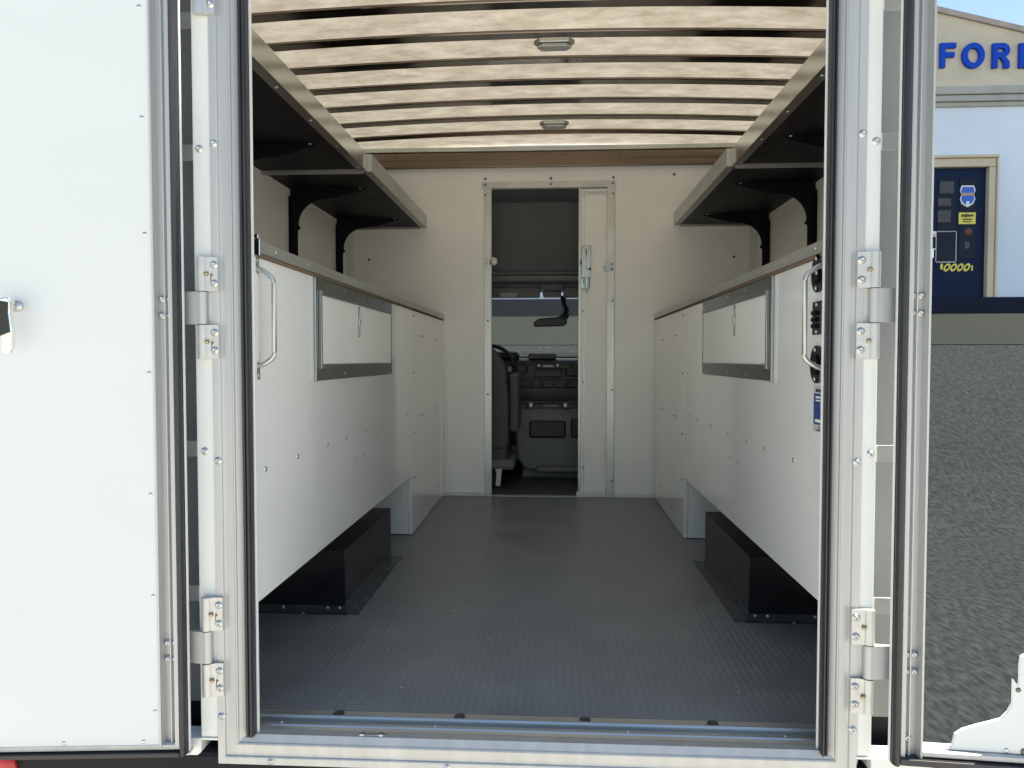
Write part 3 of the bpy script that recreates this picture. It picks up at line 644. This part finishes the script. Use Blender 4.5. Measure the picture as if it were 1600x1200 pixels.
st = on_face([(1.70, .680), (1.775, .680), (1.775, .785), (1.70, .785)], 'sticker', 'sticker_grey', .0012, faceR)
st['label'] = 'blue and grey instruction sticker'
bm = BM(); box(bm, .6412, .6417, 1.7005, 1.7745, .697, .768); obj('sticker_field', bm, 'sticker_blue', st)
bm = BM()
for q in ((1.715, 1.76, .758, .762), (1.715, 1.76, .751, .754), (1.713, 1.762, .702, .709)): box(bm, .6406, .6411, *q)
obj('sticker_print', bm, 'paper_white', st)
bm = BM()
for q in ((1.712, 1.725, .772, .779), (1.728, 1.742, .772, .779), (1.745, 1.762, .772, .779), (1.735, 1.74, .684, .693), (1.72, 1.756, .682, .684)): box(bm, .6412, .6417, *q)
obj('sticker_print', bm, 'sign_ink', st)

# ---- grab handles on both jambs
for s, ex in ((-1, -.650), (1, .622)):
    d = lambda v: ex - s * v
    top, bot = (1.055, .835) if s < 0 else (1.055, .83)
    bm = BM()
    tube(bm, fillet([(d(-.004), 1.665, top), (d(.010), 1.665, top), (d(.040), 1.665, top - .022), (d(.040), 1.665, bot + .018), (d(.012), 1.665, bot), (d(-.004), 1.665, bot - .004)], .012, 5), .0055, 14)
    gh = obj('grab_handle', bm, 'galv_lip', T)
    bm = BM(); box(bm, d(-.002), d(.0025), 1.656, 1.676, top - .01, top + .03, .001); box(bm, d(-.002), d(.0025), 1.656, 1.676, bot - .034, bot + .006, .001); obj('foot', bm, 'galv_lip', gh)
    for z in (top + .02, bot - .024): fast(F_RIVET, 'bolt', (d(.0028), 1.666, z), (-s, 0, 0), gh, .8)

# ---- wheel boxes
for s in (-1, 1):
    X = lambda v: s * v
    bm = BM(); box(bm, X(.660), X(1.18), 2.40, 3.09, .0, .215, .003)
    wb = obj('wheel_box', bm, 'black_gloss', T)
    bm = BM()
    box(bm, X(.614), X(.6597), 2.39, 3.08, .0, .003, .0008); box(bm, X(.6565), X(.6597), 2.395, 3.085, .0032, .038, .0008); box(bm, X(.65), X(1.15), 2.385, 2.3895, .0, .003, .0008); box(bm, X(.653), X(1.15), 2.390, 2.3997, .0, .003, .0008); box(bm, X(.653), X(1.15), 2.3965, 2.3997, .0032, .028, .0008); box(bm, X(.614), X(.66), 3.082, 3.105, 0, .003, .0008)
    fl = obj('flange', bm, 'black_steel', wb)
    for i in range(6):
        y = 2.44 + i * .115; fast(F_DARK, 'screw', (X(.628), y, .003), (0, 0, 1), fl, .75); fast(F_DARK, 'screw', (X(.645), y + .02, .003), (0, 0, 1), fl, .75)
    for x in (.68, .72, .87): fast(F_SCREW, 'screw', (X(x), 2.3965, .020), (0, -1, 0), fl, 1.1)
    fast(F_SCREW, 'screw', (X(.80), 2.3875, .003), (0, 0, 1), fl, 1.1)

# ---- overhead shelves, two on each side
def shelf(s, ya, yb_, lab, br):
    X = lambda v: s * v; LPX = .766 if ya < 2.6 else .747
    O = thing('overhead_shelf', lab, 'shelf', (X(1.2), (ya + yb_) / 2, 1.65), 'black shelves under the roof')
    near = max(ya, 1.76); wl = lambda y: min(1.226, .80 + (y - 1.72) * .475 - .02)
    bm = BM(); prism(bm, [(X(LPX + .004), ya), (X(wl(ya)), ya)] + ([(X(1.226), 2.66)] if ya < 2.6 else []) + [(X(1.226), yb_), (X(LPX + .004), yb_)], 'z', 1.655, 1.660)
    obj('shelf_board', bm, 'black_paint', O)
    bm = BM(); box(bm, X(LPX), X(LPX + .003), ya, yb_, 1.648, 1.722, .0008); lip = obj('front_lip', bm, 'polished_aluminium' if ya < 2.6 else 'galv_lip', O)
    bm = BM(); box(bm, X(LPX + .0032), X(LPX + .036), ya, yb_, 1.648, 1.651, .0006); un = obj('return_flange', bm, 'galvanised', lip)
    n = int((yb_ - ya) / .27)
    for i in range(n + 1): fast(F_SCREW, 'screw', (X(LPX + .02), ya + .06 + i * (yb_ - ya - .12) / n, 1.648), (0, 0, -1), un, 1.3)
    bm = BM(); box(bm, X(LPX + .0365), X(wl(ya) - .001), ya, ya + .003, 1.640, 1.6545); obj('end_lip', bm, 'galv_lip', O)
    bm = BM(); box(bm, X(LPX + .0365), X(wl(yb_) - .001), yb_ - .003, yb_, 1.640, 1.6545); obj('end_lip', bm, 'galv_lip', O)
    bm = BM(); box(bm, X(LPX), X(LPX + .04), ya - .002, ya - .0002, 1.648, 1.722); obj('lip_cap', bm, 'galv_lip', O)
    for y in br:
        bm = BM(); w0 = wl(y)
        a_ = [(X(w0), 1.654), (X(.862), 1.654), (X(.866), 1.648), (X(w0 - .22), 1.612)]
        cx, cz, r_ = w0 - .165, 1.487, .125      # concave quarter circle
        for k in range(13):
            t = math.pi / 2 * (1 - k / 12); a_.append((X(cx + r_ * math.cos(t)), cz + r_ * math.sin(t) * .95))
        a_ += [(X(w0 - .050), 1.47), (X(w0 - .036), 1.46), (X(w0 - .034), 1.12), (X(w0), 1.12)]
        prism(bm, a_, 'y', y - .0015, y + .0015)
        box(bm, X(w0 - .004), X(w0), y - .022, y - .0017, 1.12, 1.62)
        b_ = obj('bracket', bm, 'black_paint', O)
        fast(F_SCREW, 'screw', (X(.885), y - .008, 1.6545), (0, 0, -1), b_, 1.6)
    return O
shelf(-1, 1.80, 3.135, 'black shelf with shiny metal lip on the left side nearer the rear doors', (2.765,))
shelf(-1, 3.15, 4.515, 'black shelf on curved brackets on the left side beside the bulkhead', (3.49, 4.25))
shelf(1, 1.80, 3.135, 'black shelf with shiny metal lip on the right side nearer the rear doors', (2.765,))
shelf(1, 3.15, 4.515, 'black shelf on curved brackets on the right side beside the bulkhead', (3.485, 4.22))

# ================================================================== CAB
bm = BM(); box(bm, -.95, .95, 4.565, 6.5, -.06, .0); obj('cab_floor', bm, 'cab_plastic', T)
# outer shell, one side profile with a windscreen opening at the front
bm = BM()
prof = [(4.57, -.35), (4.57, 1.97), (5.15, 1.95), (5.55, 1.46), (6.35, .86), (7.25, .70), (7.42, .50), (7.42, -.35)]
for s in (-1, 1): prism(bm, prof, 'x', s * .96, s * 1.0)
box(bm, -.96, .96, 7.38, 7.42, -.35, .50); prism(bm, [(6.38, .80), (6.38, .845), (7.25, .70), (7.40, .50), (7.40, .45), (7.22, .66)], 'x', -.9595, .9595); prism(bm, [(4.57, 1.93), (5.14, 1.915), (5.52, 1.42), (5.55, 1.455), (5.15, 1.945), (4.57, 1.965)], 'x', -.9595, .9595)
box(bm, -.9595, .9595, 4.57, 7.38, -.35, -.30)
obj('cab_body', bm, 'shell_white', T)
bm = BM(); prism(bm, [(4.58, 1.90), (4.95, 1.885), (5.20, 1.47), (5.22, 1.455), (5.22, 1.44), (5.23, 1.44), (5.23, 1.47), (4.97, 1.905), (4.58, 1.92)], 'x', -.955, .955); obj('headliner', bm, 'headliner', T)
bm = BM(); box(bm, -.955, -.945, 4.57, 6.3, 0, 1.4); box(bm, .945, .955, 4.57, 6.3, 0, 1.4); obj('cab_door_trim', bm, 'cab_plastic', T)
bm = BM(); box(bm, -.95, .95, 5.235, 5.50, 1.40, 1.44, .01); box(bm, -.95, .95, 5.46, 5.52, 1.355, 1.405, .012)
ov = obj('overhead_trim', bm, 'cab_grey', T)
bm = BM(); box(bm, -.46, -.07, 5.42, 5.445, 1.292, 1.372, .010); vz = obj('sun_visor', bm, 'cab_grey', ov)
bm = BM(); box(bm, -.36, -.24, 5.416, 5.4198, 1.30, 1.33); obj('visor_label', bm, 'sticker_grey', vz)
bm = BM(); box(bm, .10, .50, 5.42, 5.445, 1.292, 1.372, .010); obj('sun_visor', bm, 'cab_grey', ov)
bm = BM(); box(bm, -.075, .105, 5.40, 5.55, 1.345, 1.398, .012); box(bm, -.05, .085, 5.44, 5.55, 1.30, 1.345, .012); obj('map_console', bm, 'cab_grey', ov)
bm = BM(); prism(bm, [(5.50, 1.36), (5.505, 1.365), (6.355, .855), (6.35, .85)], 'x', -.94, .94); obj('windscreen', bm, 'glass', T)
bm = BM(); box(bm, -.95, .95, 5.49, 5.53, 1.34, 1.45, .004)
box(bm, -.95, .95, 6.33, 6.37, .80, .87, .004)
for s in (-1, 1): prism(bm, [(5.50, 1.38), (5.54, 1.38), (6.39, .86), (6.33, .84)], 'x', s * .90, s * .955)
obj('windscreen_frame', bm, 'cab_dark', T)
# mirror
bm = BM(); prism(bm, [(-.115 + .0, 1.115), (-.118, 1.095), (-.105, 1.078), (.10, 1.083), (.125, 1.10), (.128, 1.125), (.115, 1.146), (.06, 1.150), (-.08, 1.140)], 'y', 5.37, 5.40, .008)
mr = obj('mirror', bm, 'cab_dark', T)
bm = BM(); tube(bm, [(.07, 5.41, 1.13), (.115, 5.43, 1.16), (.125, 5.46, 1.20), (.105, 5.49, 1.25), (.10, 5.50, 1.31)], [.022, .03, .026, .022, .022], 12); obj('mirror_arm', bm, 'cab_dark', mr)
# dashboard
bm = BM()
prism(bm, [(5.36, .50), (5.34, .60), (5.345, .80), (5.37, .835), (5.55, .85), (6.34, .80), (6.34, .2), (5.50, .2), (5.44, .45)], 'x', -.945, .945, .012)
db = obj('dashboard', bm, 'cab_plastic', T)
bm = BM(); box(bm, -.155, .05, 5.38, 5.55, .845, .885, .010); obj('dash_box', bm, 'cab_plastic', db)
bm = BM(); box(bm, -.60, -.22, 5.36, 5.60, .83, .90, .03); obj('instrument_hood', bm, 'cab_dark', db)
bm = BM(); box(bm, -.10, .16, 5.325, 5.345, .775, .815, .006); rd = obj('radio', bm, 'cab_dark', db)
for x in (-.075, .06):
    bm = BM(); lathe(bm, [(.0001, .018), (.010, .018), (.0125, .012), (.013, 0)], (x, 5.325, .797), (0, -1, 0)); obj('knob', bm, 'chrome', rd)
bm = BM(); box(bm, -.045, .03, 5.321, 5.3248, .787, .803); obj('display', bm, 'sticker_grey', rd)
bm = BM(); box(bm, -.11, .09, 5.322, 5.342, .715, .762, .006); obj('storage_slot', bm, 'cab_dark', db)
bm = BM(); lathe(bm, [(.0001, .004), (.018, .006), (.03, .002), (.036, .008), (.042, .004), (.044, 0)], (-.20, 5.343, .775), (0, -1, 0)); obj('vent', bm, 'cab_dark', db)
bm = BM(); box(bm, .115, .26, 5.323, 5.342, .72, .79, .01); obj('vent', bm, 'cab_dark', db)
bm = BM(); box(bm, -.25, .26, 5.323, 5.342, .64, .70, .006); cp = obj('climate_panel', bm, 'cab_dark', db)
for x in (-.13, -.06, .03, .13):
    bm = BM(); lathe(bm, [(.0001, .014), (.012, .014), (.018, .008), (.019, 0)], (x, 5.323, .668), (0, -1, 0)); obj('knob', bm, 'cab_plastic', cp)
bm = BM(); box(bm, -.30, -.265, 5.33, 5.34, .755, .79, .002); obj('warning_label', bm, 'paper_white', db)
bm = BM(); tube(bm, [(-.42 + .17 * math.cos(t), 5.22 + .03 * math.sin(t), .78 + .16 * math.sin(t)) for t in [k * 2 * math.pi / 32 for k in range(33)]], .014, 8); box(bm, -.50, -.34, 5.22, 5.34, .72, .82, .02); obj('steering_wheel', bm, 'cab_dark', db)
# engine cover between the seats
bm = BM()
prism(bm, [(-.255, .50), (-.245, .535), (.40, .535), (.42, .50), (.40, .12), (.34, .06), (-.16, .06), (-.225, .14)], 'y', 5.18, 5.50, .02)
ec = obj('engine_cover', bm, 'cab_grey', T)
bm = BM(); prism(bm, [(-.20, .0), (-.185, .09), (.42, .09), (.46, .0)], 'y', 5.22, 5.55, .02); box(bm, -.10, .30, 5.12, 5.25, .05, .10, .03); obj('cover_foot', bm, 'cab_grey', ec)
bm = BM(); box(bm, -.245, .41, 5.15, 5.30, .537, .552, .006); box(bm, -.20, .41, 5.160, 5.18, .50, .535, .004); obj('cover_tray', bm, 'cab_plastic', ec)
for x in (-.13, .115):
    bm = BM(); lathe(bm, [(.0001, .010), (.026, .008), (.030, 0)], (x, 5.160, .520), (0, -1, 0)); obj('cup_rim', bm, 'screw_steel', ec)
bm = BM(); box(bm, -.045, .06, 5.155, 5.1598, .512, .528, .002); obj('tray_label', bm, 'cab_grey', ec)
bm = BM(); box(bm, -.14, .115, 5.164, 5.179, .295, .415, .012); obj('pocket', bm, 'cab_dark', ec)
bm = BM(); box(bm, .15, .38, 5.164, 5.179, .295, .43, .012); obj('pocket', bm, 'cab_dark', ec)
bm = BM(); box(bm, -.235, -.20, 5.166, 5.19, .43, .51, .004); pk = obj('power_socket', bm, 'cab_dark', ec)
bm = BM(); lathe(bm, [(.0001, .006), (.009, .004), (.010, 0)], (-.218, 5.166, .492), (0, -1, 0)); obj('red_button', bm, 'red_plastic', pk)
# driver seat
Q = thing('driver_seat', 'dark grey fabric driver seat with armrest seen through the bulkhead doorway', 'seat', (-.52, 4.95, 0))
bm = BM(); prism(bm, [(-.78, .25), (-.79, .80), (-.74, .93), (-.66, .965), (-.44, .965), (-.345, .90), (-.285, .80), (-.262, .55), (-.265, .26)], 'y', 4.78, 4.93, .03)
obj('backrest', bm, 'seat_fabric', Q)
bm = BM(); box(bm, -.77, -.275, 4.80, 5.40, .17, .29, .035, 3); obj('cushion', bm, 'seat_fabric', Q)
bm = BM(); box(bm, -.257, -.197, 4.80, 5.14, .37, .755, .024, 3); obj('armrest', bm, 'seat_fabric', Q)
bm = BM(); box(bm, -.76, -.225, 4.79, 5.2, .12, .19, .02); obj('seat_valance', bm, 'cab_grey', Q)
bm = BM(); box(bm, -.72, -.32, 4.84, 5.3, 0, .12, .01); obj('pedestal', bm, 'cab_dark', Q)
bm = BM(); prism(bm, [(-.345, .02), (-.315, .02), (-.305, .135), (-.35, .13), (-.34, .11)], 'y', 4.775, 4.778)
obj('hang_tag', bm, 'paper_white', Q)

# ---- chassis, bumper, wheels
bm = BM(); box(bm, -1.24, 1.06, 1.612, 1.73, -.36, -.045, .012); obj('rear_bumper', bm, 'black_paint', T)
bm = BM(); box(bm, -.45, -.37, 1.74, 7.1, -.42, -.28); box(bm, .37, .45, 1.74, 7.1, -.42, -.28); box(bm, -.9, .9, 1.74, 4.5, -.279, -.125); obj('chassis_rail', bm, 'black_paint', T)
bm = BM(); lathe(bm, [(.0001, .022), (.035, .020), (.052, .012), (.055, 0)], (-1.262, 1.612, -.100), (0, -1, 0), seg=32); obj('tail_light', bm, 'red_plastic', T)
for s in (-1, 1):
    for y, xo in ((2.85, 1.02), (6.75, .84)):
        x = s * xo
        bm = BM(); lathe(bm, [(.20, -.11), (.33, -.11), (.37, -.08), (.375, 0), (.37, .08), (.33, .11), (.20, .11)], (x, y, -.375), (1, 0, 0), seg=40); wh = obj('wheel', bm, 'black_rubber', T)
        bm = BM(); lathe(bm, [(.0001, .05), (.07, .05), (.09, .03), (.17, .02), (.20, .08), (.205, .09), (.205, -.09), (.19, -.08)], (x, y, -.375), (s, 0, 0), seg=40); obj('rim', bm, 'galvanised', wh)
# a crumb on the floor, as in the photo
bm = BM(); prism(bm, [(-.33, 2.42), (-.318, 2.426), (-.305, 2.424), (-.303, 2.428), (-.318, 2.431), (-.331, 2.424)], 'z', .0015, .005); o = obj('floor_crumb', bm, 'plywood'); tag(o, 'tiny tan wood crumb lying on the dark cargo floor', 'debris')
bm = BM()
for x, y in ((.07, 1.95), (.31, 1.78), (-.36, 1.86), (-.51, 1.81), (-.16, 2.2), (.08, 2.6), (.44, 2.05), (-.27, 3.1), (.2, 3.4), (.33, 2.75), (-.05, 1.8), (-.45, 2.1), (.5, 1.88)):
    r_ = random.uniform(.0011, .0024); prism(bm, [(x - r_, y), (x + r_ * .3, y - r_), (x + r_, y + r_ * .4), (x, y + r_)], 'z', .001, .003)
o = obj('grit', bm, 'paper_white'); o['kind'] = 'stuff'; tag(o, 'pale specks of grit scattered over the cargo floor', 'grit')
